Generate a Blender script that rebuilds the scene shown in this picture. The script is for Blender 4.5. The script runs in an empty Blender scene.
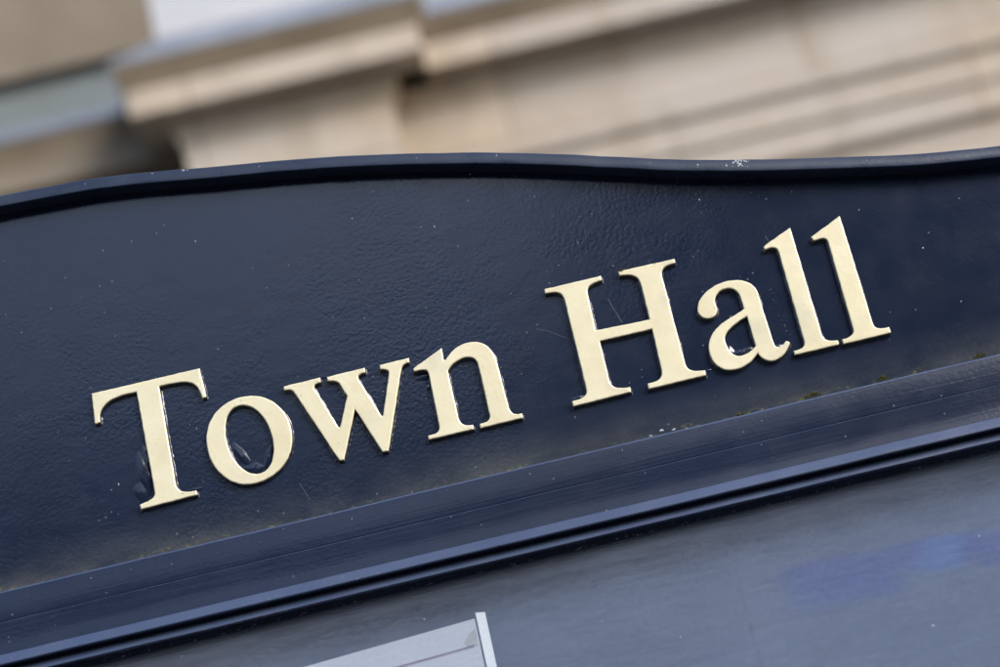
import bpy, math, random
from mathutils import Vector, Matrix, noise

# ---------------------------------------------------------------- scene basics
random.seed(7)
S = bpy.context.scene
C = S.collection
H0 = 2.02                      # height of the board's picture centre above the pavement
TAN = math.tan

# ---------------------------------------------------------------- node helpers
def new_mat(name):
    m = bpy.data.materials.new(name); m.use_nodes = True
    nt = m.node_tree; nt.nodes.clear()
    out = nt.nodes.new('ShaderNodeOutputMaterial')
    return m, nt, out

def N(nt, typ, **kw):
    n = nt.nodes.new(typ)
    for k, v in kw.items():
        if k.startswith('i_'):
            n.inputs[k[2:].replace('_', ' ')].default_value = v
        elif k.startswith('n_'):
            n.inputs[int(k[2:])].default_value = v
        else:
            setattr(n, k, v)
    return n

def L(nt, a, ao, b, bi): nt.links.new(a.outputs[ao], b.inputs[bi])

def coords(nt, scale=(1, 1, 1), rot=(0, 0, 0)):
    tc = N(nt, 'ShaderNodeTexCoord'); mp = N(nt, 'ShaderNodeMapping')
    mp.inputs['Scale'].default_value = scale; mp.inputs['Rotation'].default_value = rot
    L(nt, tc, 'Object', mp, 0)
    return mp

def tex(nt, mp, scale, detail=3, rough=.55, dist=0.0):
    t = N(nt, 'ShaderNodeTexNoise'); t.inputs['Scale'].default_value = scale
    t.inputs['Detail'].default_value = detail; t.inputs['Roughness'].default_value = rough
    t.inputs['Distortion'].default_value = dist
    L(nt, mp, 0, t, 'Vector'); return t

def ramp(nt, src, so, a, b, ca=(0, 0, 0, 1), cb=(1, 1, 1, 1)):
    r = N(nt, 'ShaderNodeValToRGB')
    r.color_ramp.elements[0].position = a; r.color_ramp.elements[1].position = b
    r.color_ramp.elements[0].color = ca; r.color_ramp.elements[1].color = cb
    L(nt, src, so, r, 0); return r

def mix(nt, fac, ca, cb, f=None, blend='MIX'):
    m = N(nt, 'ShaderNodeMix'); m.data_type = 'RGBA'; m.blend_type = blend
    if f is not None: m.inputs[0].default_value = f
    if fac is not None: nt.links.new(fac, m.inputs[0])
    for k, c in ((6, ca), (7, cb)):
        if isinstance(c, tuple): m.inputs[k].default_value = c
        else: nt.links.new(c, m.inputs[k])
    return m.outputs[2]

def math_(nt, op, a, b=None, clamp=False):
    m = N(nt, 'ShaderNodeMath', operation=op); m.use_clamp = clamp
    for k, v in ((0, a), (1, b)):
        if v is None: continue
        if isinstance(v, (int, float)): m.inputs[k].default_value = v
        else: nt.links.new(v, m.inputs[k])
    return m.outputs[0]

# ---------------------------------------------------------------- materials
def specks(nt, mp, scale, size, keep):
    """sparse irregular dots, 0..1"""
    v = N(nt, 'ShaderNodeTexVoronoi'); v.inputs['Scale'].default_value = scale
    L(nt, mp, 0, v, 'Vector')
    wob = tex(nt, mp, scale * 3.1, 2)
    d = math_(nt, 'ADD', v.outputs['Distance'], math_(nt, 'MULTIPLY', wob.outputs[0], size * 1.4))
    near = math_(nt, 'LESS_THAN', d, size * 1.7)
    sep = N(nt, 'ShaderNodeSeparateColor'); L(nt, v, 'Color', sep, 0)
    rnd = math_(nt, 'GREATER_THAN', sep.outputs[0], keep)
    return math_(nt, 'MULTIPLY', near, rnd)

def paint(name, base, rough, peel, dust=0.0, dust_z=None, dust_h=0.02, gloss=0.5, ribs=0.0, speck=0.6, moss_edge=0.0):
    """gloss exterior paint: brushed-on unevenness, dust, specks, deposits of dirt above a ledge"""
    m, nt, out = new_mat(name)
    p = N(nt, 'ShaderNodeBsdfPrincipled'); L(nt, p, 0, out, 0)
    mp = coords(nt)
    stretch = coords(nt, (.7, 1, 1), (0, math.radians(25), 0))
    big = tex(nt, mp, 9, 4, .6)
    mid = tex(nt, mp, 60, 4, .6)
    col = mix(nt, ramp(nt, big, 0, .35, .7).outputs[0], base, tuple(min(1, c * 1.25) for c in base[:3]) + (1,))
    film = ramp(nt, mid, 0, .35, .8)
    dustcol = (.20, .22, .25, 1)
    col = mix(nt, math_(nt, 'MULTIPLY', film.outputs[0], .035 + dust), col, dustcol)
    if dust_z is not None:
        tc = N(nt, 'ShaderNodeTexCoord'); sx = N(nt, 'ShaderNodeSeparateXYZ'); L(nt, tc, 'Object', sx, 0)
        h = math_(nt, 'DIVIDE', math_(nt, 'SUBTRACT', sx.outputs[2], dust_z), dust_h)
        h = math_(nt, 'SUBTRACT', 1.0, h, clamp=True)
        patch = tex(nt, coords(nt, (.5, 1, 1)), 34, 5, .62)
        h = math_(nt, 'MULTIPLY', math_(nt, 'POWER', h, 1.5), ramp(nt, patch, 0, .32, .66).outputs[0])
        grit = tex(nt, mp, 700, 3, .7)
        h = math_(nt, 'MULTIPLY', h, math_(nt, 'ADD', math_(nt, 'MULTIPLY', grit.outputs[0], .9), .15))
        col = mix(nt, math_(nt, 'MULTIPLY', h, .8, clamp=True), col, (.13, .14, .14, 1))
        if moss_edge:
            hh = math_(nt, 'SUBTRACT', 1.0, math_(nt, 'DIVIDE', math_(nt, 'SUBTRACT', sx.outputs[2], dust_z), .0034), clamp=True)
            mo = tex(nt, coords(nt, (.6, 1, 1)), 420, 4, .7)
            mo2 = tex(nt, mp, 40, 2)
            k = math_(nt, 'MULTIPLY', ramp(nt, mo, 0, .52, .6).outputs[0], ramp(nt, mo2, 0, .48, .56).outputs[0])
            col = mix(nt, math_(nt, 'MULTIPLY', math_(nt, 'MULTIPLY', k, hh), moss_edge), col, (.17, .18, .05, 1))
    s1 = specks(nt, coords(nt, (1.5, 1, .8), (0, .5, 0)), 110, .05, .86)
    s2 = specks(nt, mp, 300, .12, .95)
    sk = math_(nt, 'MULTIPLY', math_(nt, 'MAXIMUM', s1, s2), speck)
    col = mix(nt, sk, col, (.26, .30, .38, 1))
    nt.links.new(col, p.inputs['Base Color'])
    r = math_(nt, 'ADD', math_(nt, 'MULTIPLY', film.outputs[0], .06), rough)
    r = math_(nt, 'ADD', r, math_(nt, 'MULTIPLY', sk, .4), clamp=True)
    nt.links.new(r, p.inputs['Roughness'])
    p.inputs['Specular IOR Level'].default_value = gloss
    # orange peel and brush runs
    a = tex(nt, mp, 480, 2, .5, .15); b = tex(nt, mp, 950, 2, .5); c = tex(nt, stretch, 80, 2, .5, .2)
    area = ramp(nt, tex(nt, mp, 11, 3), 0, .40, .62)
    hgt = math_(nt, 'MULTIPLY', a.outputs[0], math_(nt, 'ADD', math_(nt, 'MULTIPLY', area.outputs[0], 1.0), .12))
    hgt = math_(nt, 'ADD', hgt, math_(nt, 'MULTIPLY', b.outputs[0], .16))
    hgt = math_(nt, 'ADD', hgt, math_(nt, 'MULTIPLY', c.outputs[0], .9))
    hgt = math_(nt, 'ADD', hgt, math_(nt, 'MULTIPLY', sk, .6))
    if ribs:
        rb = tex(nt, coords(nt, (.02, 1, 1)), 900, 2, .5)
        hgt = math_(nt, 'ADD', hgt, math_(nt, 'MULTIPLY', rb.outputs[0], ribs))
    bp = N(nt, 'ShaderNodeBump'); bp.inputs['Distance'].default_value = peel; bp.inputs['Strength'].default_value = 1
    nt.links.new(hgt, bp.inputs['Height']); L(nt, bp, 0, p, 'Normal')
    return m

NAVY = (.0062, .0118, .0315, 1)
LEDGE_Z = H0 - .0748
M_board = paint('navy_gloss_paint', NAVY, .15, .00009, dust=-.02, dust_z=LEDGE_Z + .0035, dust_h=.024, speck=.35, moss_edge=.95, gloss=.68)
M_mould = paint('navy_moulding_paint', (.0066, .0130, .036, 1), .22, .00008, dust=-.01, ribs=.9, speck=.35)
M_bead = paint('sky_lit_navy_paint', (.045, .068, .14, 1), .30, .00009, dust=.08, ribs=2.2, speck=.3)  # paler copy of the navy: sky reflection put into the colour
M_lip = paint('navy_cap_paint', (.012, .021, .046, 1), .27, .00014, dust=.03, speck=.35)

def letter_mat():
    m, nt, out = new_mat('cream_gold_paint')
    p = N(nt, 'ShaderNodeBsdfPrincipled'); L(nt, p, 0, out, 0)
    mp = coords(nt)
    n1 = tex(nt, mp, 55, 5, .6); n2 = tex(nt, mp, 420, 4, .65)
    col = mix(nt, ramp(nt, n1, 0, .3, .7).outputs[0], (.83, .755, .51, 1), (.91, .85, .62, 1))
    col = mix(nt, ramp(nt, n2, 0, .60, .95).outputs[0], col, (.66, .60, .43, 1))
    n3 = tex(nt, mp, 24, 3, .6)
    col = mix(nt, ramp(nt, n3, 0, .56, .78).outputs[0], col, (.70, .65, .50, 1))
    st = specks(nt, mp, 300, .12, .955)
    col = mix(nt, math_(nt, 'MULTIPLY', st, .55), col, (.30, .27, .2, 1))
    nt.links.new(col, p.inputs['Base Color'])
    p.inputs['Roughness'].default_value = .30
    p.inputs['Metallic'].default_value = .22
    b = tex(nt, mp, 500, 3, .6); b2 = tex(nt, mp, 110, 2)
    h = math_(nt, 'ADD', math_(nt, 'MULTIPLY', b.outputs[0], .5), b2.outputs[0])
    bp = N(nt, 'ShaderNodeBump'); bp.inputs['Distance'].default_value = .00012
    nt.links.new(h, bp.inputs['Height']); L(nt, bp, 0, p, 'Normal')
    return m
M_gold = letter_mat()
M_edge = None

def simple(name, ca, cb, scale, rough=.7, bump=0.0, bscale=None, scl=(1, 1, 1), spec=.4):
    m, nt, out = new_mat(name)
    p = N(nt, 'ShaderNodeBsdfPrincipled'); L(nt, p, 0, out, 0)
    mp = coords(nt, scl)
    n1 = tex(nt, mp, scale, 5, .6)
    col = mix(nt, ramp(nt, n1, 0, .3, .7).outputs[0], ca, cb)
    nt.links.new(col, p.inputs['Base Color']); p.inputs['Roughness'].default_value = rough
    p.inputs['Specular IOR Level'].default_value = spec
    if bump:
        b = tex(nt, mp, bscale or scale * 6, 4, .6)
        bp = N(nt, 'ShaderNodeBump'); bp.inputs['Distance'].default_value = bump
        L(nt, b, 0, bp, 'Height'); L(nt, bp, 0, p, 'Normal')
    return m

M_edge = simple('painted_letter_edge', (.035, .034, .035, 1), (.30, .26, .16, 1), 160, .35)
M_chalk = simple('dried_white_droppings', (.30, .33, .38, 1), (.58, .60, .64, 1), 1500, .8)
M_scratch = simple('scuffed_paint', (.05, .065, .10, 1), (.17, .19, .24, 1), 900, .55)
M_moss = simple('moss', (.05, .065, .014, 1), (.26, .25, .07, 1), 1500, .95, spec=.1)
M_back = simple('blue_grey_felt', (.085, .115, .19, 1), (.115, .15, .235, 1), 14, .95, scl=(.4, 1, 1), spec=.1)
M_paper = simple('white_paper', (.48, .515, .62, 1), (.53, .565, .66, 1), 30, .8)
M_strip = simple('white_plastic', (.80, .84, .90, 1), (.86, .89, .94, 1), 60, .5)
M_line = simple('printed_line', (.22, .19, .28, 1), (.28, .24, .34, 1), 90, .8)
M_smudge = simple('brown_tape_mark', (.36, .37, .40, 1), (.42, .44, .49, 1), 300, .8)
M_lead = simple('weathered_lead', (.12, .145, .19, 1), (.22, .25, .31, 1), 3.0, .5, .01, 8)
M_green = simple('damp_green_grey_stone', (.125, .145, .13, 1), (.17, .195, .22, 1), 1.6, .8, .01, 20)
M_white = simple('pale_limewash', (.36, .38, .42, 1), (.43, .45, .50, 1), 1.5, .7)
M_pave = simple('paving', (.055, .055, .055, 1), (.085, .083, .08, 1), 3, .85, .01, 30)
M_slate = simple('added_wing_slate', (.10, .11, .13, 1), (.16, .17, .19, 1), 3, .8, .004, 20)
M_steel = simple('dark_painted_steel', (.012, .018, .04, 1), (.02, .028, .06, 1), 8, .35, .0003, 200)

def stone():
    m, nt, out = new_mat('sandstone')
    p = N(nt, 'ShaderNodeBsdfPrincipled'); L(nt, p, 0, out, 0)
    mp = coords(nt)
    n1 = tex(nt, coords(nt, (.45, 1, 1)), 2.1, 5, .6); n2 = tex(nt, mp, 14, 5, .65)
    col = mix(nt, ramp(nt, n1, 0, .34, .66).outputs[0], (.39, .335, .275, 1), (.425, .40, .375, 1))
    col = mix(nt, ramp(nt, n2, 0, .5, .8).outputs[0], col, (.46, .40, .33, 1))
    tc = N(nt, 'ShaderNodeTexCoord')
    geo = N(nt, 'ShaderNodeMapping'); geo.inputs['Rotation'].default_value = (math.radians(90), 0, 0)
    geo.inputs['Location'].default_value = (.35, 0, .08)
    L(nt, tc, 'Object', geo, 0)
    br = N(nt, 'ShaderNodeTexBrick'); L(nt, geo, 0, br, 'Vector')
    br.inputs['Scale'].default_value = 1.0; br.inputs['Brick Width'].default_value = 1.15
    br.inputs['Row Height'].default_value = .42; br.inputs['Mortar Size'].default_value = .006
    br.inputs['Color1'].default_value = (.92, .91, .92, 1); br.inputs['Color2'].default_value = (1.05, 1.01, .96, 1)
    br.inputs['Mortar'].default_value = (.55, .5, .45, 1)
    col = mix(nt, None, col, br.outputs[0], f=.85, blend='MULTIPLY')
    stn = tex(nt, coords(nt, (1.6, 1, .5)), 3.1, 5, .65)
    col = mix(nt, math_(nt, 'MULTIPLY', ramp(nt, stn, 0, .50, .70).outputs[0], .7), col, (.31, .265, .215, 1))
    nt.links.new(col, p.inputs['Base Color']); p.inputs['Roughness'].default_value = .9
    p.inputs['Specular IOR Level'].default_value = .15
    bp = N(nt, 'ShaderNodeBump'); bp.inputs['Distance'].default_value = .004
    L(nt, n2, 0, bp, 'Height'); L(nt, bp, 0, p, 'Normal')
    return m
M_stone = stone()
M_stain_shade = simple('stained_shaded_stone', (.13, .10, .07, 1), (.24, .195, .145, 1), 2.2, .92, .004, 20)  # brown stain, with the gutter moulding's shade put into the colour

M_weather_shade = simple('shaded_weathered_stone', (.15, .125, .095, 1), (.225, .19, .15, 1), 1.8, .92, .004, 20)  # weathered stone, darkened to carry the shade of the left recess

def blue_reflection():
    """soft blue glass reflection painted as colour, fading out towards ragged borders"""
    m, nt, out = new_mat('painted_blue_reflection')
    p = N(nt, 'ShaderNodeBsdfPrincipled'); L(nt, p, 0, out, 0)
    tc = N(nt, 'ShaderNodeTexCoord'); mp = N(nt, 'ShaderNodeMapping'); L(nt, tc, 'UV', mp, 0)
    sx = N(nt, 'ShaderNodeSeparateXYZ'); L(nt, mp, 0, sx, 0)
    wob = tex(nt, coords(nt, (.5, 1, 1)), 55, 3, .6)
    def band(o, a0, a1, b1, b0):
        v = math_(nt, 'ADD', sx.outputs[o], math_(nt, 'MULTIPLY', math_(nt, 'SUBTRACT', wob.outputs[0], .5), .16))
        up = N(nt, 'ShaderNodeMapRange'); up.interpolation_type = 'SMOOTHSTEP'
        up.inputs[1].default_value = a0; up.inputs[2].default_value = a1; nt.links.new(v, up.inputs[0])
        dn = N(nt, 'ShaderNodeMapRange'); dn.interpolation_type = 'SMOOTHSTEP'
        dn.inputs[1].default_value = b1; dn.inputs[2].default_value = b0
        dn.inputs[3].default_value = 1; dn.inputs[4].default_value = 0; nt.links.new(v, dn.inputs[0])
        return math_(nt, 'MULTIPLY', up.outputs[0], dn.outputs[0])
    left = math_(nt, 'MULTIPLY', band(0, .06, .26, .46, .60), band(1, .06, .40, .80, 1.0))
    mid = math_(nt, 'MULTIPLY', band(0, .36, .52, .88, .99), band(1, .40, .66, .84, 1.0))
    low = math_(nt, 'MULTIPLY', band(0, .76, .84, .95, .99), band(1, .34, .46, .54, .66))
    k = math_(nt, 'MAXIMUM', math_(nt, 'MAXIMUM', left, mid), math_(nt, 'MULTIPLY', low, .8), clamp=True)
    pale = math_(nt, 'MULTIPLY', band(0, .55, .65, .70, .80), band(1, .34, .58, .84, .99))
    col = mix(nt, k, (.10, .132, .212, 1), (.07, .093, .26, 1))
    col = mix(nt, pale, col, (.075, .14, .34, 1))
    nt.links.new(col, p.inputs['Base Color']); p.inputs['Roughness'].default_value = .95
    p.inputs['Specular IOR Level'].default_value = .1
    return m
M_blue_refl = blue_reflection()

def glass():
    m, nt, out = new_mat('dusty_window_glass')
    tr = N(nt, 'ShaderNodeBsdfTransparent'); gl = N(nt, 'ShaderNodeBsdfGlossy'); df = N(nt, 'ShaderNodeBsdfDiffuse')
    tr.inputs[0].default_value = (.97, .985, .99, 1)
    gl.inputs['Roughness'].default_value = .04
    mp = coords(nt)
    streak = tex(nt, coords(nt, (.10, 1, 1), (0, math.radians(-3), 0)), 420, 5, .75, 0)
    cloud = tex(nt, mp, 5, 3, .5)
    grit = tex(nt, mp, 800, 3, .7)
    d = math_(nt, 'MULTIPLY', ramp(nt, streak, 0, .25, .8).outputs[0], .08)
    d = math_(nt, 'ADD', d, math_(nt, 'MULTIPLY', ramp(nt, cloud, 0, .3, .7).outputs[0], .08))
    d = math_(nt, 'ADD', d, .03)
    d = math_(nt, 'ADD', d, math_(nt, 'MULTIPLY', ramp(nt, grit, 0, .40, .85).outputs[0], .08))
    d = math_(nt, 'ADD', d, math_(nt, 'MULTIPLY', specks(nt, mp, 120, .07, .85), .35))
    df.inputs[0].default_value = (.52, .62, .86, 1)
    fr = N(nt, 'ShaderNodeFresnel'); ge = N(nt, 'ShaderNodeNewGeometry')
    back = ge.outputs['Backfacing']
    nt.links.new(math_(nt, 'SUBTRACT', 1.5, math_(nt, 'MULTIPLY', back, 1.5 - 1 / 1.5)), fr.inputs[0])
    d = math_(nt, 'MULTIPLY', d, math_(nt, 'SUBTRACT', 1.0, back))
    a = N(nt, 'ShaderNodeMixShader'); b = N(nt, 'ShaderNodeMixShader')
    L(nt, fr, 0, a, 0); L(nt, tr, 0, a, 1); L(nt, gl, 0, a, 2)
    nt.links.new(d, b.inputs[0]); L(nt, a, 0, b, 1); L(nt, df, 0, b, 2); L(nt, b, 0, out, 0)
    return m
M_glass = glass()

# ---------------------------------------------------------------- object helpers
def tag(o, label=None, cat=None, group=None, kind=None):
    if label: o['label'] = label
    if cat: o['category'] = cat
    if group: o['group'] = group
    if kind: o['kind'] = kind
    return o

def link(name, verts, faces, mats, parent=None, smooth=False, fm=None, uvs=None, sharp=None):
    me = bpy.data.meshes.new(name); me.from_pydata(verts, [], faces); me.validate(); me.update()
    for m in (mats if isinstance(mats, (list, tuple)) else [mats]): me.materials.append(m)
    if fm:
        for p, i in zip(me.polygons, fm): p.material_index = i
    if smooth:
        me.polygons.foreach_set('use_smooth', [True] * len(me.polygons))
        if sharp is not None: me.set_sharp_from_angle(angle=math.radians(sharp))
    if uvs:
        uv = me.uv_layers.new(name='UVMap')
        for lp in me.loops: uv.data[lp.index].uv = uvs[lp.vertex_index]
    o = bpy.data.objects.new(name, me); C.objects.link(o)
    if parent: o.parent = parent
    return o

def empty(name, loc, label, cat, group=None):
    o = bpy.data.objects.new(name, None); C.objects.link(o); o.location = loc
    o.empty_display_size = .1
    return tag(o, label, cat, group)

class MB:
    def __init__(s): s.v = []; s.f = []; s.m = []
    def add(s, vs, fs, m=0):
        b = len(s.v); s.v += [tuple(v) for v in vs]; s.f += [tuple(i + b for i in f) for f in fs]; s.m += [m] * len(fs)
    def box(s, x0, x1, y0, y1, z0, z1, bev=0.0, m=0):
        if bev <= 0:
            vs = [(x, y, z) for x in (x0, x1) for y in (y0, y1) for z in (z0, z1)]
            s.add(vs, [(0, 1, 3, 2), (4, 6, 7, 5), (0, 4, 5, 1), (2, 3, 7, 6), (0, 2, 6, 4), (1, 5, 7, 3)], m)
            return
        import bmesh
        bm = bmesh.new(); bmesh.ops.create_cube(bm, size=1)
        for v in bm.verts:
            v.co = Vector(((x0 + x1) / 2 + v.co.x * (x1 - x0), (y0 + y1) / 2 + v.co.y * (y1 - y0), (z0 + z1) / 2 + v.co.z * (z1 - z0)))
        bmesh.ops.bevel(bm, geom=list(bm.edges), offset=bev, segments=2, affect='EDGES', profile=.6)
        bm.verts.index_update()
        s.add([v.co[:] for v in bm.verts], [[v.index for v in f.verts] for f in bm.faces], m); bm.free()
    def build(s, name, mats, parent=None, origin=(0, 0, 0), **kw):
        v = [(a - origin[0], b - origin[1], c - origin[2]) for a, b, c in s.v]
        return link(name, v, s.f, mats, parent, fm=s.m, **kw)

# NOTE: parents sit at their bases; children keep board coordinates through an inverse offset
def under(child, parent):
    child.parent = parent
    child.location = (-parent.location.x, -parent.location.y, -parent.location.z)
    return child

# ---------------------------------------------------------------- the notice board
XC = -.270                      # axis of the arch
XL, XR = -.940, .400            # ends of the board
board = empty('notice_board', (XC, .03, 0), 'navy painted town hall notice board with curved top and raised cream letters', 'notice board')

TOPPTS = [(-270.0, 134.8)] + [(-233.5, 133.8), (-181.1, 130.6), (-129.7, 122.6), (-78.5, 114.4), (-28.1, 104.0), (21.6, 91.8), (70.3, 77.0), (104.1, 66.2), (142.8, 55.9), (191.4, 44.5), (227.8, 36.9), (264.7, 31.5)] + [(300, 27.2), (340, 25.2), (400, 25)]
def catmull(pts, step=2.0):
    P = [pts[0]] + pts + [pts[-1]]; out = []
    for i in range(1, len(P) - 2):
        p0, p1, p2, p3 = P[i - 1:i + 3]
        n = max(2, int((p2[0] - p1[0]) / step))
        for k in range(n):
            t = k / n
            out.append(tuple(.5 * ((2 * p1[j]) + (-p0[j] + p2[j]) * t + (2 * p0[j] - 5 * p1[j] + 4 * p2[j] - p3[j]) * t * t + (-p0[j] + 3 * p1[j] - 3 * p2[j] + p3[j]) * t ** 3) for j in (0, 1)))
    out.append(pts[-1]); return out
half = catmull(TOPPTS)
for _ in range(14):              # relax small kinks of the measured points
    half = [half[0]] + [(half[i][0], (half[i - 1][1] + 2 * half[i][1] + half[i + 1][1]) / 4) for i in range(1, len(half) - 1)] + [half[-1]]
curve = [(-540 - x, z) for x, z in reversed(half[1:])] + half
curve = [(x / 1000, (z + 1.9) / 1000 + H0) for x, z in curve]

def wob(x, s, a, seed=0):
    return a * noise.noise(Vector((x * s, seed * 7.3, seed)))

# capping moulding swept along the curved top: (out towards the street, along the curve's normal) in mm
def sweep_cap():
    prof = [(-26, -.2), (6, 0), (7.3, -.12), (7.9, -.5), (8.2, -1.0), (9.7, -6.9), (9.6, -7.2), (9.2, -7.4), (1.2, -7.2), (.7, -7.5), (-.3, -7.6)]
    v = []; f = []
    for i, (x, z) in enumerate(curve):
        a = curve[max(0, i - 1)]; b = curve[min(len(curve) - 1, i + 1)]
        t = Vector((b[0] - a[0], b[1] - a[1])).normalized(); n = Vector((-t.y, t.x))
        for k, (d, h) in enumerate(prof):
            hh = h / 1000 + wob(x, 60, .00018, 0 if k < 6 else 4) + wob(x, 12, .00035, 3)
            dd = d / 1000 + wob(x, 45, .00014, 20 if k < 8 else 24)
            v.append((x + n.x * hh, -dd, z + n.y * hh))
    m = len(prof)
    for i in range(len(curve) - 1):
        for k in range(m - 1):
            a = i * m + k; f.append((a, a + 1, a + m + 1, a + m))
    f.append(tuple(range(m))); f.append(tuple(reversed(range(len(v) - m, len(v)))))
    return v, f
v, f = sweep_cap()
# chips and dried droppings on the capping
fm = [0] * len(f)
def flake(v, f, fm, x, y, z, r, mi, n=9, sx=1.0):
    b = len(v); v.append((x, y - .00025, z))
    for k in range(n):
        a = k / n * 2 * math.pi; rr = r * random.uniform(.45, 1.1)
        v.append((x + math.cos(a) * rr * sx, y, z + math.sin(a) * rr))
    for k in range(n): f.append((b, b + 1 + (k + 1) % n, b + 1 + k)); fm.append(mi)
def top_z(x):
    for i in range(len(curve) - 1):
        if curve[i][0] <= x <= curve[i + 1][0]:
            return curve[i][1] + (curve[i + 1][1] - curve[i][1]) * (x - curve[i][0]) / (curve[i + 1][0] - curve[i][0])
    return curve[-1][1]
random.seed(21)
def cap_pt(x, h):                # a point on the sloping front of the capping
    dx = .002; s = (top_z(x + dx) - top_z(x - dx)) / (2 * dx); n = Vector((-s, 1)).normalized()
    d = 8.2 + (h - 1.0) / 5.9 * 1.5
    return x - n.x * h / 1000, -d / 1000 - .0002, top_z(x) - n.y * h / 1000
for _ in range(26):
    X, Y, Z = cap_pt(random.gauss(.1365, .0032), random.uniform(1.2, 5.2)); flake(v, f, fm, X, Y, Z, random.uniform(.0002, .0009), 1, sx=.8)
for x, h, r in ((-.139, 1.2, .0007), (-.137, 1.5, .0004), (-.155, 1.6, .0005), (-.1, 3.2, .0003), (-.02, 3.5, .0003), (.02, 2.4, .0004), (.118, 3.8, .0004), (.095, 3, .0003), (.2, 3.2, .0003), (.18, 4.2, .0003), (-.19, 3.2, .0004)):
    X, Y, Z = cap_pt(x, h); flake(v, f, fm, X, Y, Z, r, 1, sx=1.3)
under(link('cap_moulding', v, f, [M_lip, M_chalk], board, smooth=True, fm=fm, sharp=55), board)

# header panel: flat face under the capping, with paint pooled round the letters
def flatten(path, step=.55):
    t = path.split(); i = 0; pts = []; cur = None
    while i < len(t):
        c = t[i]; n = {'M': 2, 'L': 2, 'C': 6}[c]; a = [float(q) for q in t[i + 1:i + 1 + n]]; i += 1 + n
        if c == 'M': cur = a; pts.append(tuple(a))
        elif c == 'L':
            d = math.dist(cur, a); k = max(1, round(d / step))
            for j in range(1, k + 1): pts.append((cur[0] + (a[0] - cur[0]) * j / k, cur[1] + (a[1] - cur[1]) * j / k))
            cur = a
        else:
            p = [cur, a[0:2], a[2:4], a[4:6]]
            d = sum(math.dist(p[j], p[j + 1]) for j in range(3)); k = max(3, round(d / step))
            for j in range(1, k + 1):
                u = j / k; w = ((1 - u) ** 3, 3 * u * (1 - u) ** 2, 3 * u * u * (1 - u), u ** 3)
                pts.append(tuple(sum(w[q] * p[q][r] for q in range(4)) for r in (0, 1)))
            cur = a[4:6]
    d = math.dist(pts[-1], pts[0])
    if d < .2: pts.pop()
    elif d > step:
        k = round(d / step); a, b = pts[-1], pts[0]
        for j in range(1, k): pts.append((a[0] + (b[0] - a[0]) * j / k, a[1] + (b[1] - a[1]) * j / k))
    return pts

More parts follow.
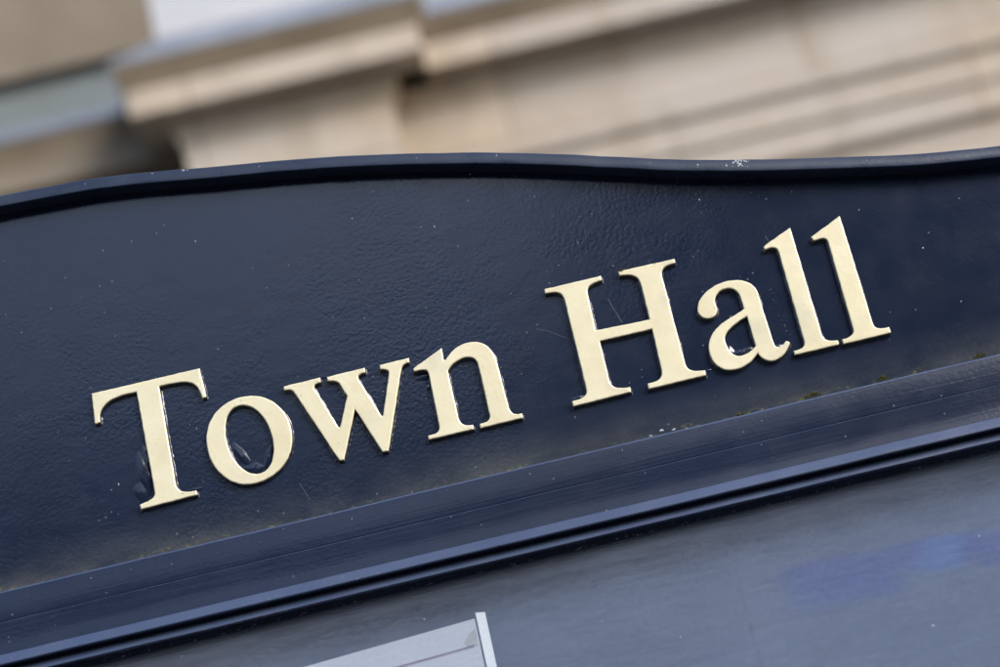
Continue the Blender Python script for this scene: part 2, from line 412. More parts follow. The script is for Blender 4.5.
LETTERS = [
    ('T', ['M -206.26 17.9 L -150.77 17.71 L -149.83 2 L -151.9 1.76 C -152.45 8.1 -154.25 11.47 -159.46 12.41 C -162.9 13.28 -167.64 13.46 -172.32 13.38 L -172.64 -38.62 C -172.76 -42.03 -171.2 -43.88 -167.78 -44.49 L -163.16 -44.9 L -163.08 -47.13 L -191.55 -47.64 L -191.99 -45.33 L -188.49 -44.73 C -185.09 -44.11 -183.44 -42.68 -183.44 -39.86 L -183.81 13.24 C -187.38 13.38 -191.53 13.54 -195.62 12.67 C -200.2 11.68 -203.38 8.94 -204.08 5.34 L -204.5 1.92 L -206.59 1.56 L -207.06 2.31']),
    ('o', ['M -153.68 -20.05 C -151.57 -7.03 -139.3 -0.18 -127.41 -3.19 C -115.54 -6.18 -109.78 -18.52 -111.97 -30.03 C -114.66 -44.19 -128.34 -50.29 -138.76 -47.7 C -150.07 -44.88 -155.63 -31.1 -153.68 -20.05', 'M -143.49 -16.34 C -142.24 -9.38 -137.97 -5.59 -132.69 -6.92 C -124.34 -9.03 -119.92 -22.74 -121.9 -33.3 C -123.35 -41.07 -127.8 -44.92 -132.58 -43.72 C -140.84 -41.66 -145.72 -28.78 -143.49 -16.34']),
    ('w', ['M -111.07 -2.26 L -92.26 -2.13 L -92.54 -4.51 C -95.03 -4.56 -96.3 -4.92 -96.22 -6.9 L -88.37 -30.01 L -87.46 -30.05 L -80.99 -14.94 L -83.29 -8.02 C -83.89 -6.4 -85.12 -5.6 -88.92 -4.84 L -88.96 -2.67 L -69.6 -2.58 L -69.81 -4.98 C -72.55 -4.87 -74.01 -5.29 -73.81 -7.49 L -66.48 -29.25 L -65.61 -29.47 L -58.38 -8.47 C -57.82 -6.65 -58.95 -5.87 -62.24 -5.33 L -62.05 -3.03 L -47.11 -2.9 L -47.4 -5.18 C -50.07 -5.19 -51.31 -5.85 -51.96 -7.65 L -66.74 -47.9 L -69.7 -47.73 L -78.61 -22.33 L -89.01 -47.1 L -91.18 -47.03 L -106.02 -7.64 C -107.1 -5.12 -107.86 -4.25 -111.09 -4.31']),
    ('n', ['M -46.14 -9 L -30 -1.82 L -30.31 -8.42 L -29.29 -8.38 C -24.59 -3.2 -19.11 -1.25 -13.44 -2.69 C -7.77 -4.14 -5.2 -9.12 -4.86 -15.08 L -4.29 -39.97 C -4.14 -43.37 -3.16 -45.06 1.35 -45.23 L 1.22 -47.41 L -20.05 -47.52 L -20.11 -45.3 C -16.44 -45.55 -13.99 -44.73 -14.14 -41.33 L -14.06 -15.19 C -14.22 -11.72 -15.54 -10.21 -18.19 -9.74 C -22.17 -9.02 -26.19 -10.64 -29.61 -14.17 L -29.56 -39.85 C -29.46 -42.76 -28.03 -44.56 -23.31 -44.98 L -23.33 -47.17 L -46.12 -47.19 L -46.13 -45.09 C -41.84 -45.4 -39.82 -44.47 -39.58 -41.18 L -39.05 -13.73 C -39 -11.3 -40.34 -10.28 -45.9 -10.53']),
    ('H', ['M 26.78 16.12 L 55.78 16.08 L 55.71 13.63 C 51.26 13.67 47.57 12.56 47.29 9.21 L 46.64 -11.72 L 74.01 -12.76 L 74.2 7.08 C 73.95 11.26 72.11 13.11 64.92 13.87 L 64.73 16.25 L 93.64 15.82 L 93.57 13.5 C 88.17 13.79 85.66 12.37 85.42 8.31 L 85.29 -39.69 C 85.32 -43.03 87.36 -44.88 93.86 -45.33 L 93.69 -47.94 L 64.72 -48.04 L 64.93 -45.17 C 70.34 -45.48 73.22 -43.95 73.33 -39.99 L 73.89 -17.87 L 47.24 -17.68 L 47 -38.64 C 47.02 -42.23 48.75 -44.39 56.03 -44.78 L 55.78 -47.36 L 26.86 -47.73 L 26.73 -45.06 C 32.3 -45.27 35.04 -44.24 35.1 -40.28 L 35.3 6.81 C 35.3 12.29 33.47 13.72 26.72 13.67']),
    ('a', ['M 98.4 -12.67 C 100.37 -5.92 111.08 -0.3 121.33 -3.12 C 126.07 -4.34 128.84 -8.24 129.24 -11.52 L 130.04 -39.63 C 129.92 -42.27 131.44 -42.84 133.27 -42.23 C 134.66 -41.7 135.51 -41.02 136.04 -40.27 L 137.76 -41.33 C 136.45 -44.38 131.66 -49.83 126.21 -48.44 C 123.09 -47.65 121.68 -45.07 121.26 -42.56 C 116.8 -47.83 110.12 -49.5 105.09 -48.05 C 99.27 -46.39 97.33 -39.33 98.72 -33.88 C 100.54 -26.74 107.73 -23.18 112.72 -21.76 C 115.91 -20.77 118.71 -19.68 120.61 -18.82 L 120.41 -13.79 C 120.57 -9.29 118.68 -6.81 115.48 -6.17 C 112.27 -5.53 108.89 -7.2 107.78 -10.55 C 107.08 -12.63 108.17 -14.27 107.29 -16.76 C 106.51 -18.81 103.95 -19.96 101.6 -19.27 C 98.89 -18.4 97.65 -15.65 98.4 -12.67', 'M 121 -22.8 L 121.16 -39.15 C 118.43 -41.58 114.37 -42.77 111.98 -42.34 C 108.07 -41.34 106.67 -35.46 107.48 -31.65 C 108.52 -26.98 115.71 -24.77 121 -22.8']),
    ('l', ['M 138.23 11.09 L 153.77 17.76 L 154.02 -41.21 C 154.08 -43.9 155.57 -45.5 160.82 -46.23 L 160.65 -48.49 L 138.44 -48.41 L 138.45 -46.23 C 142.57 -46.55 144.88 -45.57 144.8 -42.51 L 144.92 4.97 C 145.06 8.94 144.01 10.22 138.59 9.36']),
    ('l', ['M 162.48 10.14 L 179.33 17.62 L 179.7 -41.73 C 179.81 -44.57 181.45 -45.6 186.89 -45.64 L 186.93 -48.7 L 162.97 -48.78 L 162.99 -46.24 C 167.03 -46.42 169.62 -45.25 169.67 -42.22 L 170.05 4.03 C 170.15 7.77 169.02 8.69 163.38 7.9']),
]
loops_all = []
for ch, paths in LETTERS:
    loops = []
    for pth in paths:
        p = flatten(pth)
        q = []
        for (x, z) in p:        # edges cut and painted by hand: not perfectly straight
            nx = noise.noise(Vector((x * .35, z * .35, 1.7))) * .16 + noise.noise(Vector((x * 1.3, z * 1.3, 4.1))) * .07
            nz = noise.noise(Vector((x * .35, z * .35, 9.2))) * .16 + noise.noise(Vector((x * 1.3, z * 1.3, 7.7))) * .07
            q.append((x + nx, z + nz))
        loops.append(q)
    loops_all.append((ch, loops))

def area2(p): return sum(p[i][0] * p[(i + 1) % len(p)][1] - p[(i + 1) % len(p)][0] * p[i][1] for i in range(len(p)))

hp = MB()
# front face in columns, then sides and back
zb = LEDGE_Z - .004
cols = [(x, z - .006) for x, z in curve]
vs = []; fs = []
for x, z in cols: vs += [(x, 0, zb), (x, 0, z), (x, .026, z), (x, .026, zb)]
for i in range(len(cols) - 1):
    a = i * 4; b = a + 4
    fs += [(a, b, b + 1, a + 1), (a + 1, b + 1, b + 2, a + 2), (a + 2, b + 2, b + 3, a + 3), (a + 3, b + 3, b, a)]
n = len(vs); fs += [(0, 1, 2, 3), (n - 1, n - 2, n - 3, n - 4)]
hp.add(vs, fs, 0)
# meniscus of paint round each letter
for ch, loops in loops_all:
    for li, p in enumerate(loops):
        s = 1 if area2(p) > 0 else -1
        if li > 0: s = -s           # holes: the paint lies inside the loop
        m = len(p); rings = []
        nr = []
        for i in range(m):
            a = p[i - 1]; b = p[(i + 1) % m]; t = Vector((b[0] - a[0], b[1] - a[1]))
            t = t.normalized() if t.length > 1e-6 else Vector((1, 0))
            nr.append(Vector((t.y, -t.x)) * s)
        for _ in range(2): nr = [(nr[i - 1] + nr[i] * 2 + nr[(i + 1) % m]).normalized() if (nr[i - 1] + nr[i] * 2 + nr[(i + 1) % m]).length > 1e-4 else nr[i] for i in range(m)]
        v0 = []
        for i in range(m):
            x, z = p[i]
            w = .75 + .55 * noise.noise(Vector((x * .12, z * .12, 2))) + .25 * noise.noise(Vector((x * .6, z * .6, 5)))
            w = max(.35, w) * (1.0 if li == 0 else .8)
            hh = .55 + .35 * noise.noise(Vector((x * .3, z * .3, 8)))
            for off, y in ((-.25, hh * 1.5), (.12, hh), (w * .4, hh * .38), (w * .75, hh * .1), (w, -.05)):
                q = (x + nr[i].x * off, z + nr[i].y * off)
                v0.append((q[0] / 1000, -y / 1000, q[1] / 1000 + H0))
        f0 = []
        for i in range(m):
            for k in range(4):
                a = i * 5 + k; b = ((i + 1) % m) * 5 + k
                f0.append((a, b, b + 1, a + 1) if s > 0 else (a, a + 1, b + 1, b))
        hp.add(v0, f0, 0)
# pooled filler and runs of paint: low smooth blobs
def blob(cx, cz, rx, rz, h, rot=0, seed=0, n=30, rings=7):
    vs = [(cx / 1000, -h / 1000, cz / 1000 + H0)]; fs = []
    ca, sa = math.cos(rot), math.sin(rot)
    for r in range(1, rings + 1):
        u = r / rings; y = h * (1 - u * u) ** 1.3 if u < 1 else -.04
        for k in range(n):
            a = k / n * 2 * math.pi
            w = 1 + .25 * noise.noise(Vector((math.cos(a) * 1.3 + seed, math.sin(a) * 1.3, seed)))
            yy = y * (1 + .5 * noise.noise(Vector((math.cos(a) * u * 2.2, math.sin(a) * u * 2.2, seed + 3)))) if u < 1 else y
            X, Z = math.cos(a) * rx * u * w, math.sin(a) * rz * u * w
            vs.append(((cx + X * ca - Z * sa) / 1000, -yy / 1000, (cz + X * sa + Z * ca) / 1000 + H0))
    for k in range(n): fs.append((0, 1 + k, 1 + (k + 1) % n))
    for r in range(rings - 1):
        for k in range(n):
            a = 1 + r * n + k; b = 1 + r * n + (k + 1) % n; fs.append((a, a + n, b + n, b))
    hp.add(vs, fs, 0)
for a in ((-187.5, -29, 3.2, 12, .55, .12, 1), (-190.5, -38, 3.8, 6, .35, .2, 2), (-185, -22, 2, 9, .5, .1, 3), (-165, -43.0, 6.5, 1.2, .45, 0, 4),
          (-138.5, -31, 2.6, 8, .5, .45, 5), (-133.5, -39.5, 5.5, 3.4, .5, -.3, 6), (-125.5, -35, 2.2, 6.5, .45, -.35, 7),
          (112, -24, 6, 1.8, .7, .45, 8), (114.5, -39.5, 7, 2.4, .9, .1, 9), (108, -38, 2.6, 3.4, .7, 0, 10),
          (-42, -13, 4, 2.4, .6, 0, 11), (-41, -19, 1.6, 2, .5, 0, 12), (132, -41, 3, 1.6, .6, 0, 13), (30, -43, 4, 1.6, .5, 0, 14),
          (-28, -7, 2.2, 1.6, .7, 0, 15), (-150, -30, 1, 5, .3, .5, 16), 
          (-60, -4, 3, 1, .5, 0, 19), (-90, -1.2, 4, .8, .4, 0, 20), (96, -44.5, 1.6, 1, .4, 0, 22)): blob(*a)
# scratches and chalky marks standing in the paint
random.seed(5)
def scratch(pts, w, m):
    for (x0, z0), (x1, z1) in zip(pts, pts[1:]):
        t = Vector((x1 - x0, z1 - z0)).normalized(); nn = Vector((-t.y, t.x)) * w / 2
        q = [(x0 + nn.x, z0 + nn.y), (x0 - nn.x, z0 - nn.y), (x1 - nn.x, z1 - nn.y), (x1 + nn.x, z1 + nn.y)]
        hp.add([(a / 1000, -.00012, b / 1000 + H0) for a, b in q], [(0, 1, 2, 3)], m)
scratch([(56.6, 4.6), (58, -1), (60.4, -9.4)], .22, 1)
scratch([(18, -2), (24, -5), (31.5, -10.6)], .16, 1)
scratch([(-113, -52), (-111.2, -57), (-109.5, -62)], .2, 1)
scratch([(141, 18), (142, 14), (142.6, 11)], .22, 1)
vv, ff, fmm = [], [], []
for k in range(70):
    t = random.random(); x = 136.2 + t * 3 + random.gauss(0, .9); z = -8 - t * 32 + random.gauss(0, 1.5)
    flake(vv, ff, fmm, x / 1000, -.00014, z / 1000 + H0, random.uniform(.00008, .00036), random.choice((1, 1, 2)), 7, sx=.6)
for k in range(60):
    x = random.uniform(112, 119); z = -40.5 - (x - 112) * -.25 + random.gauss(0, 1.2)
    flake(vv, ff, fmm, x / 1000, -.0009, z / 1000 + H0, random.uniform(.00008, .0003), random.choice((1, 1, 2)), 7)
for k in range(30):
    x = random.uniform(106, 114); z = -24.5 + (x - 106) * .55 + random.gauss(0, .8)
    flake(vv, ff, fmm, x / 1000, -.0007, z / 1000 + H0, random.uniform(.00008, .00035), 2, 7)
for x, z, r, sx in ((-158, -12, .0006, .35), (-161, -9, .0004, .5), (5, 86, .0007, .6), (4, 89, .0005, .6), (114, 45.5, .0008, .5), (113, 49, .0005, .5), (-20, 65, .0005, 1), (-60, 80, .0004, 1), (-201, -31, .0007, .7), (-205, -33, .0004, .7),
                    (160, 38, .0004, .7), (-141, 88, .0004, 1), (-115, 66, .0004, 1), (66, -69, .0007, 1.6), (72, -70, .0006, 2), (60, -70.5, .0005, 2), (78, -71, .0005, 1.5), (215, -8, .0005, 1), (190, 20, .0004, 1), (225, -40, .0005, 1)):
    flake(vv, ff, fmm, x / 1000, -.00014, z / 1000 + H0, r, 2, 8, sx=sx)
for k in range(170):             # fine flecks scattered over the panel
    x = random.uniform(-260, 260); z = random.uniform(-72, 120)
    if z / 1000 + H0 > top_z(x / 1000) - .012: continue
    flake(vv, ff, fmm, x / 1000, -.00011, z / 1000 + H0, random.uniform(.00006, .00022), 2 if random.random() < .3 else 1, 6, sx=random.uniform(.5, 2))
b = len(hp.v); hp.v += vv; hp.f += [tuple(i + b for i in q) for q in ff]; hp.m += fmm
panel = hp.build('header_panel', [M_board, M_scratch, M_chalk], board, smooth=True, sharp=40)
under(panel, board)

# raised letters: flat-cut metal with eased edges
for ch, loops in loops_all:
    cu = bpy.data.curves.new('tmp', 'CURVE'); cu.dimensions = '2D'; cu.fill_mode = 'BOTH'
    cu.extrude = .00105; cu.bevel_depth = .00058; cu.bevel_resolution = 2; cu.offset = -.00048
    for p in loops:
        sp = cu.splines.new('POLY'); sp.points.add(len(p) - 1)
        for q, (x, z) in zip(sp.points, p): q.co = (x / 1000, z / 1000, 0, 1)
        sp.use_cyclic_u = True
    tmp = bpy.data.objects.new('tmp', cu); C.objects.link(tmp)
    dg = bpy.context.evaluated_depsgraph_get()
    me = bpy.data.meshes.new_from_object(tmp.evaluated_get(dg)); bpy.data.objects.remove(tmp)
    me.transform(Matrix.Translation((0, -.00140, H0 + .0004)) @ Matrix.Rotation(math.radians(90), 4, 'X'))
    me.name = 'letter'; me.materials.clear(); me.materials.append(M_gold); me.materials.append(M_edge)
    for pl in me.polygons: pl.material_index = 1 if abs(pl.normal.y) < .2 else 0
    me.polygons.foreach_set('use_smooth', [True] * len(me.polygons)); me.set_sharp_from_angle(angle=math.radians(50))
    o = bpy.data.objects.new('letter', me); C.objects.link(o); o.parent = panel
    o['label'] = 'raised cream gold letter ' + ch

# lower moulding: profile in mm (out, height relative to the ledge edge)
def extrude_profile(prof, x0, x1, step, amp, zoff, closed=True):
    v = []; f = []; n = int((x1 - x0) / step) + 1
    for i in range(n + 1):
        x = x0 + (x1 - x0) * i / n
        for k, (d, h) in enumerate(prof):
            g_ = 1 if k < 6 else (2 if k < 15 else 3)
            v.append((x, -d / 1000 + wob(x, 40, amp, g_), zoff + h / 1000 + wob(x, 33, amp * 1.2, 41 if k < 15 else 40 + k // 4) + wob(x, 9, amp * 2, 60)))
    m = len(prof)
    for i in range(n):
        for k in range(m if closed else m - 1):
            a = i * m + k; b = i * m + (k + 1) % m; f.append((a, b, b + m, a + m))
    f.append(tuple(range(m))); f.append(tuple(reversed(range(len(v) - m, len(v)))))
    return v, f
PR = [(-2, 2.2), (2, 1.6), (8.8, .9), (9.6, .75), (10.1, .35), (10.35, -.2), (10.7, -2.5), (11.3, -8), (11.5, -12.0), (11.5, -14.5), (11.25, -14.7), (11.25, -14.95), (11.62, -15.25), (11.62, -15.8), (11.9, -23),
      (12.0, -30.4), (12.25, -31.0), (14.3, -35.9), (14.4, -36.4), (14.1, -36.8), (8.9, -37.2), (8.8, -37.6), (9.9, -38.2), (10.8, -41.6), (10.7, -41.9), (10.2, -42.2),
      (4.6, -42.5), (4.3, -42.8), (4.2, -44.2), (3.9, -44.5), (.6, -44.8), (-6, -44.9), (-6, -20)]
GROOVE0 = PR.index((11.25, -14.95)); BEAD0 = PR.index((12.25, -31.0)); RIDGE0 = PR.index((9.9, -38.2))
v, f = extrude_profile(PR, XL - .004, XR + .004, .0025, .00012, LEDGE_Z)
# flaked edge of old paint along the lowest fillet, and small flecks on the moulding
fm = [0] * len(f)
random.seed(11)
for k in range(90):
    x = random.uniform(-.26, .27)
    flake(v, f, fm, x, -.0045, LEDGE_Z - .0437 + random.uniform(-.0005, .0004), random.uniform(.0001, .0003), 3 if random.random() < .3 else 1, 7, sx=random.uniform(1.5, 6))
for k in range(130):
    x = random.uniform(-.26, .27); h = random.uniform(-27, -2)
    flake(v, f, fm, x, -.0118, LEDGE_Z + h / 1000, random.uniform(.00008, .0003), 1, 7, sx=random.uniform(.4, 1.2))
for x in (-.222, -.195, -.16, -.12, -.088, -.047, -.005, .04, .11, .155, .2):
    flake(v, f, fm, x + random.uniform(-.006, .006), -.0117, LEDGE_Z - random.uniform(.002, .006), random.uniform(.0004, .0007), random.choice((1, 3)), 7, sx=.3)
nq = len(PR)
for i in range(int((XR - XL + .008) / .0025) + 1):   # sky-lit copy of the navy on the upward-facing fillets and edges
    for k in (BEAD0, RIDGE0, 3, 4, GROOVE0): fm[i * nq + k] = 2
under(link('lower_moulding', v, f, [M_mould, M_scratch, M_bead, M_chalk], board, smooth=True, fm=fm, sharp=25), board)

# glazed case under the moulding
ZG = LEDGE_Z - .0446
ZF = ZG - .80
g = MB(); g.box(XL + .05, XR - .05, -.003, .0006, ZF + .03, ZG + .012)
under(g.build('glass_pane', M_glass, board), board)
g = MB(); g.box(XL + .03, XR - .03, .012, .020, ZF, ZG + .02)
under(g.build('backing_panel', M_back, board), board)
for x in (XL, XR - .055):
    g = MB(); g.box(x, x + .055, -.012, .09, ZF - .05, ZG - .0005, .003)
    under(g.build('frame_stile', M_steel, board), board)
g = MB(); g.box(XL + .0555, XR - .0555, -.012, .09, ZF - .05, ZF + .035, .003)
under(g.build('frame_rail', M_steel, board), board)
g = MB(); g.box(XL + .0555, XR - .0555, .0845, .09, ZF + .036, ZG - .001)
under(g.build('back_plate', M_steel, board), board)
for x in (XL + .08, XR - .14):
    g = MB(); g.box(x, x + .06, .0915, .1515, 0, 2.06, .004); g.box(x - .012, x + .072, .079 + .0005, .1635, 0.004, .03, .003)
    under(g.build('post', M_steel, board), board)

# ---------------------------------------------------------------- things inside the case
def sheet(pts, y, th, mat, name, parent=None, uvs=None, o=None):
    n = len(pts); org = o or (sum(p[0] for p in pts) / n / 1000, y, min(p[1] for p in pts) / 1000 + H0)
    vs = [(x / 1000 - org[0], y - org[1], z / 1000 + H0 - org[2]) for x, z in pts] + [(x / 1000 - org[0], y + th - org[1], z / 1000 + H0 - org[2]) for x, z in pts]
    fs = [tuple(range(n)), tuple(reversed(range(n, 2 * n)))] + [(i, (i + 1) % n, n + (i + 1) % n, n + i) for i in range(n)]
    ob = link(name, vs, fs, mat, parent, uvs=(uvs * 2 if uvs else None))
    if o is None: ob.location = org
    return ob, org
ph = empty('paper_holder', (-.14, .011, H0 - .42), 'white notice sheet in a holder with a bright plastic edge, behind the dusty glass', 'paper notice')
def r3(x, z): return (x, z)
sl = (-131.5 + 45.4) and (3.7 / 86.2)
SH = [(-245.4, -131.5 - 200 * sl - .0), (-45.4, -131.5), (-48.5, -410), (-248.5, -418)]
o_, org = sheet([(x * .976 + .8, z - 7.2) for x, z in reversed(SH)], .0017, .0006, M_paper, 'sheet', None, o=tuple(ph.location)); o_.parent = ph
o_, _ = sheet([(x * .976 + .8, z - 7.2) for x, z in [(-39.8, -129.7), (-44.4, -128.9), (-46.6, -410), (-42.0, -410)]], .0011, .0028, M_strip, 'edge_strip', None, o=tuple(ph.location)); o_.parent = ph
o_, _ = sheet([(x * .976 + .8, z - 7.3) for x, z in [(-210, -150.2), (-48.6, -143.9), (-48.6, -144.9), (-210, -151.2)][::-1]], .0015, .0001, M_line, 'printed_rule', None, o=tuple(ph.location)); o_.parent = ph
o_, _ = sheet([(x * .976 + .8, z - 7.3) for x, z in [(-50.5, -139.0), (-46.2, -136.2), (-46.3, -144.6), (-52, -144.2), (-53, -142)]], .0015, .0001, M_smudge, 'tape_mark', None, o=tuple(ph.location)); o_.parent = ph
BW = [(92, -139.5), (92, -168), (232, -176), (232, -147.5)]
bl, _ = sheet([(84.5, -379.8), (229, -388.8), (229, -150.8), (84.5, -141.8)], .0118, .00015, M_blue_refl, 'blue_reflection_sheet', None, uvs=[(0, -6), (1, -6), (1, 1), (0, 1)])  # flat sheet carrying the blue reflection in the glass as colour
tag(bl, 'sheet painted as a soft blue reflection with one paler block, behind the dusty glass', 'poster')

# ---------------------------------------------------------------- moss
def moss(x, z, w, h, d, seed, label, nclump, cat='moss'):
    random.seed(seed); mb = MB(); base = (x / 1000, -d / 1000, z / 1000 + H0)
    for _ in range(nclump):
        px = random.gauss(0, w / 2.4); k = math.exp(-(px / w) ** 2); pz = random.uniform(0, h) * k; py = random.uniform(-1.6, 1.6)
        for _ in range(5):
            a = random.uniform(0, 6.28); l = random.uniform(.3, .75); e = random.uniform(.2, 1.4)
            dx, dy, dz = math.cos(a) * math.cos(e) * l, math.sin(a) * math.cos(e) * l, math.sin(e) * l
            ww = random.uniform(.12, .25); sx, sy = -math.sin(a) * ww, math.cos(a) * ww
            mb.add([((px + sx) / 1000, (py + sy) / 1000, pz / 1000), ((px - sx) / 1000, (py - sy) / 1000, pz / 1000), ((px + dx - sx * .3) / 1000, (py + dy - sy * .3) / 1000, (pz + dz) / 1000), ((px + dx + sx * .3) / 1000, (py + dy + sy * .3) / 1000, (pz + dz) / 1000)], [(0, 1, 2, 3)])
    o = mb.build('moss_clump', M_moss); o.location = base
    return tag(o, label, cat, 'moss clumps on the notice board')
LZ = -74.0
moss(140, LZ + .6, 6.0, 2.6, 8.2, 1, 'widest dark moss clump on the ledge below the last two letters', 170)
moss(175.5, LZ + .6, 3.0, 2.4, 8.2, 2, 'small round moss clump on the ledge right of the letters', 90)
moss(224, LZ + .6, 3.2, 2.4, 8.2, 3, 'moss clump on the ledge at the right edge of the photo', 90)
moss(104, LZ + .5, 4.0, 1.0, 8.0, 4, 'thin flat line of moss on the ledge below the letter a', 50)
moss(67, 16.2, 1.8, 1.3, 2.2, 5, 'tiny yellow green moss tuft on the top of the letter H', 22)
moss(84, 15.9, .9, .7, 2.2, 6, 'tiniest speck of moss at the right on top of the letter H', 10)

# ---------------------------------------------------------------- the stone building behind
W = 7.0                                    # face of the frieze
bld = empty('town_hall_building', (0, W + .2, 0), 'pale sandstone public building with a heavy cornice, out of focus behind the board', 'building')
def entab(name, prof, x0, x1, mat, yb, ret0=0, ret1=0):
    """classical moulding: profile (projection, height), mitred returns at the ends"""
    v = []; f = []
    m = len(prof)
    rows = []
    if ret0: rows.append([(x0 - d, yb + .5, z) for d, z in prof])
    rows.append([(x0 - (d if ret0 else 0), yb - d, z) for d, z in prof])
    rows.append([(x1 + (d if ret1 else 0), yb - d, z) for d, z in prof])
    if ret1: rows.append([(x1 + d, yb + .5, z) for d, z in prof])
    for r in rows: v += [(x, y, z + H0) for x, y, z in r]
    for i in range(len(rows) - 1):
        for k in range(m - 1): a = i * m + k; f.append((a, a + 1, a + m + 1, a + m))
    # top and bottom caps
    o = link(name, v, f, mat, bld); return under(o, bld)
CYMA = [(.16, 3.838), (.17, 3.85), (.172, 3.875), (.195, 3.915), (.2, 3.935)]
CORONA = [(.0, 3.64), (.012, 3.66), (.02, 3.69), (.04, 3.715), (.04, 3.739), (.155, 3.739), (.16, 3.735), (.16, 3.838)]
LEAD = [(.2, 3.935), (.203, 3.952), (.0, 4.125)]
P = .17
XA, XB = -.99, -.195                        # pilaster
segs = [(-9, XA - .0, W + .15, 0, 0), (XA, XB, W - P, 1, 1), (XB, 9, W, 0, 0)]
CORONA_L = [(.0, 3.56), (.02, 3.62), (.04, 3.66), (.04, 3.69), (.16, 3.70), (.165, 3.705), (.165, 3.80)]
CYMA_L = [(.165, 3.80), (.17, 3.82), (.18, 3.86), (.2, 3.90)]
LEAD_L = [(.2, 3.90), (.205, 3.905), (.205, 3.955), (.0, 4.02)]
entab('cornice', CORONA_L, -9, XA, M_weather_shade, W + .15)
entab('gutter_moulding', CYMA_L, -9, XA, M_stain_shade, W + .15)
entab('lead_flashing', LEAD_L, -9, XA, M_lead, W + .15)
for x0, x1, yb, r0, r1 in segs[1:]:
    entab('cornice', CORONA, x0, x1, M_stone, yb, r0, r1)
    entab('gutter_moulding', CYMA, x0, x1, M_stain_shade, yb, r0, r1)
    entab('lead_flashing', LEAD, x0, x1, M_lead, yb, r0, r1)
g = MB(); g.box(XB + .001, 9, W, W + .6, 0, 4.13 + H0); under(g.build('wall', M_stone, bld), bld)
g = MB(); g.box(-9, XA - .001, W + .15, W + .6, 0, 3.96 + H0); under(g.build('wall', M_weather_shade, bld), bld)
g = MB(); g.box(XA, XB, W - P, W + .6, 0, 4.13 + H0); under(g.build('pilaster', M_stone, bld), bld)
# architrave of the right-hand bay
ARCH = [(.002, 2.9), (.002, 3.075), (.03, 3.08), (.04, 3.09), (.04, 3.20), (.058, 3.205), (.058, 3.325), (.08, 3.33), (.085, 3.345), (.085, 3.37), (0, 3.385)]
entab('architrave', ARCH, XB + .12, 9, M_stone, W)
# upper storey
g = MB(); g.box(-9, -1.06, W + .085, W + .5, 4.245 + H0, 6.2 + H0); under(g.build('upper_wall', M_weather_shade, bld), bld)
g = MB(); g.box(-9, -1.0, W + .14, W + .5, 3.962 + H0, 4.243 + H0); under(g.build('plinth_course', M_green, bld), bld)
g = MB(); g.box(-1.055, 9, W + .1, W + .5, 4.132 + H0, 6.2 + H0); under(g.build('painted_panel', M_white, bld), bld)

# ---------------------------------------------------------------- across the street (seen only as a reflection in the paint)
opp = empty('terraced_building', (0, -14, 0), 'dark terraced building on the opposite side of the street', 'building')
g = MB(); g.box(-16, 14, -22, -14, 0, 6.2); under(g.build('wall', M_stain_shade, opp), opp)
g = MB(); g.add([(-16.4, -13.7, 6.2), (14.4, -13.7, 6.2), (14.4, -18, 9.1), (-16.4, -18, 9.1), (-16.4, -22.3, 6.2), (14.4, -22.3, 6.2)], [(0, 1, 2, 3), (3, 2, 5, 4), (0, 3, 4), (1, 5, 2), (0, 4, 5, 1)])
under(g.build('roof', M_steel, opp), opp)
g = MB(); g.box(1.0, 8.5, -19, -13.6, 0, 9.4, .02); g.box(.8, 8.8, -19.3, -13.3, 9.41, 9.7, .02)  # unseen wing, added to darken the sky reflection on the board's right
under(g.build('added_wing', M_slate, opp), opp)
for x in (-13, -9, -5.5, -2, 9.8):
    for z in (.9, 3.5):
        g = MB(); g.box(x, x + 1.2, -14.0, -13.95, z, z + 1.6); w_ = under(g.build('window', M_white, opp), opp)
        g = MB(); g.box(x + .08, x + 1.12, -13.949, -13.94, z + .08, z + 1.52); g.build('pane', M_steel, w_)

# ---------------------------------------------------------------- ground
v = [(-60, -60, 0), (60, -60, 0), (60, 60, 0), (-60, 60, 0)]
tag(link('pavement', v, [(0, 1, 2, 3)], M_pave), kind='structure')

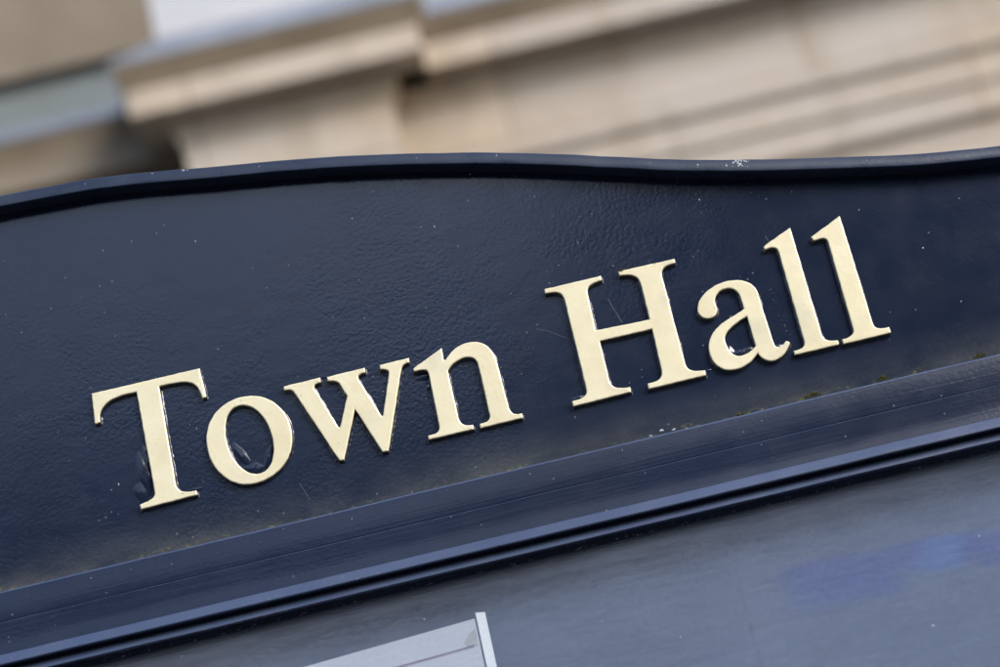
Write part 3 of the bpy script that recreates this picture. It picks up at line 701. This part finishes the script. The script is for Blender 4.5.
# ---------------------------------------------------------------- light
SUN_EL, SUN_AZ = 31, 42                   # azimuth measured from the -Y side, towards the left
wd = bpy.data.worlds.new('World'); S.world = wd; wd.use_nodes = True
nt = wd.node_tree; nt.nodes.clear()
wo = N(nt, 'ShaderNodeOutputWorld'); bg = N(nt, 'ShaderNodeBackground'); L(nt, bg, 0, wo, 0)
sk = N(nt, 'ShaderNodeTexSky'); sk.sky_type = 'NISHITA'; sk.sun_disc = False
el = math.radians(SUN_EL)
d = Vector((math.sin(math.radians(SUN_AZ)) * math.cos(el), -math.cos(math.radians(SUN_AZ)) * math.cos(el), math.sin(el)))
sk.sun_elevation = el; sk.sun_rotation = math.atan2(d.x, d.y)
sk.dust_density = 2.0
bw = N(nt, 'ShaderNodeRGBToBW'); L(nt, sk, 0, bw, 0)
tint = mix(nt, None, bw.outputs[0], (1.0, .99, .97, 1), f=1, blend='MULTIPLY')
skc = mix(nt, None, sk.outputs[0], tint, f=.14)
nt.links.new(skc, bg.inputs[0]); bg.inputs[1].default_value = .15
sl_ = bpy.data.lights.new('sun', 'SUN'); sl_.energy = 1.5; sl_.angle = math.radians(25); sl_.color = (1, .965, .92)
so = bpy.data.objects.new('sun', sl_); C.objects.link(so); so.rotation_euler = d.to_track_quat('Z', 'Y').to_euler(); so.location = (0, 0, 10)

# ---------------------------------------------------------------- camera
PITCH, ROLL, DIST = math.radians(21), math.radians(-13.4), 1.18
cd = bpy.data.cameras.new('camera'); cam = bpy.data.objects.new('camera', cd); C.objects.link(cam)
cam.matrix_world = Matrix.Translation((0, -DIST * math.cos(PITCH), H0 - DIST * math.sin(PITCH))) @ (Matrix.Rotation(math.pi / 2 + PITCH, 4, 'X') @ Matrix.Rotation(ROLL, 4, 'Z'))
cd.lens = 85; cd.sensor_width = 36; cd.sensor_fit = 'HORIZONTAL'; cd.clip_start = .05; cd.clip_end = 500
cd.dof.use_dof = True; cd.dof.focus_distance = DIST; cd.dof.aperture_fstop = 6.8; cd.dof.aperture_blades = 9
S.camera = cam

S.view_settings.view_transform = 'Standard'; S.view_settings.look = 'None'
S.view_settings.gamma = 1; S.view_settings.use_curve_mapping = False
S.view_settings.exposure = 0.85
S.cycles.max_bounces = 8; S.cycles.transparent_max_bounces = 8
S.cycles.use_denoising = True
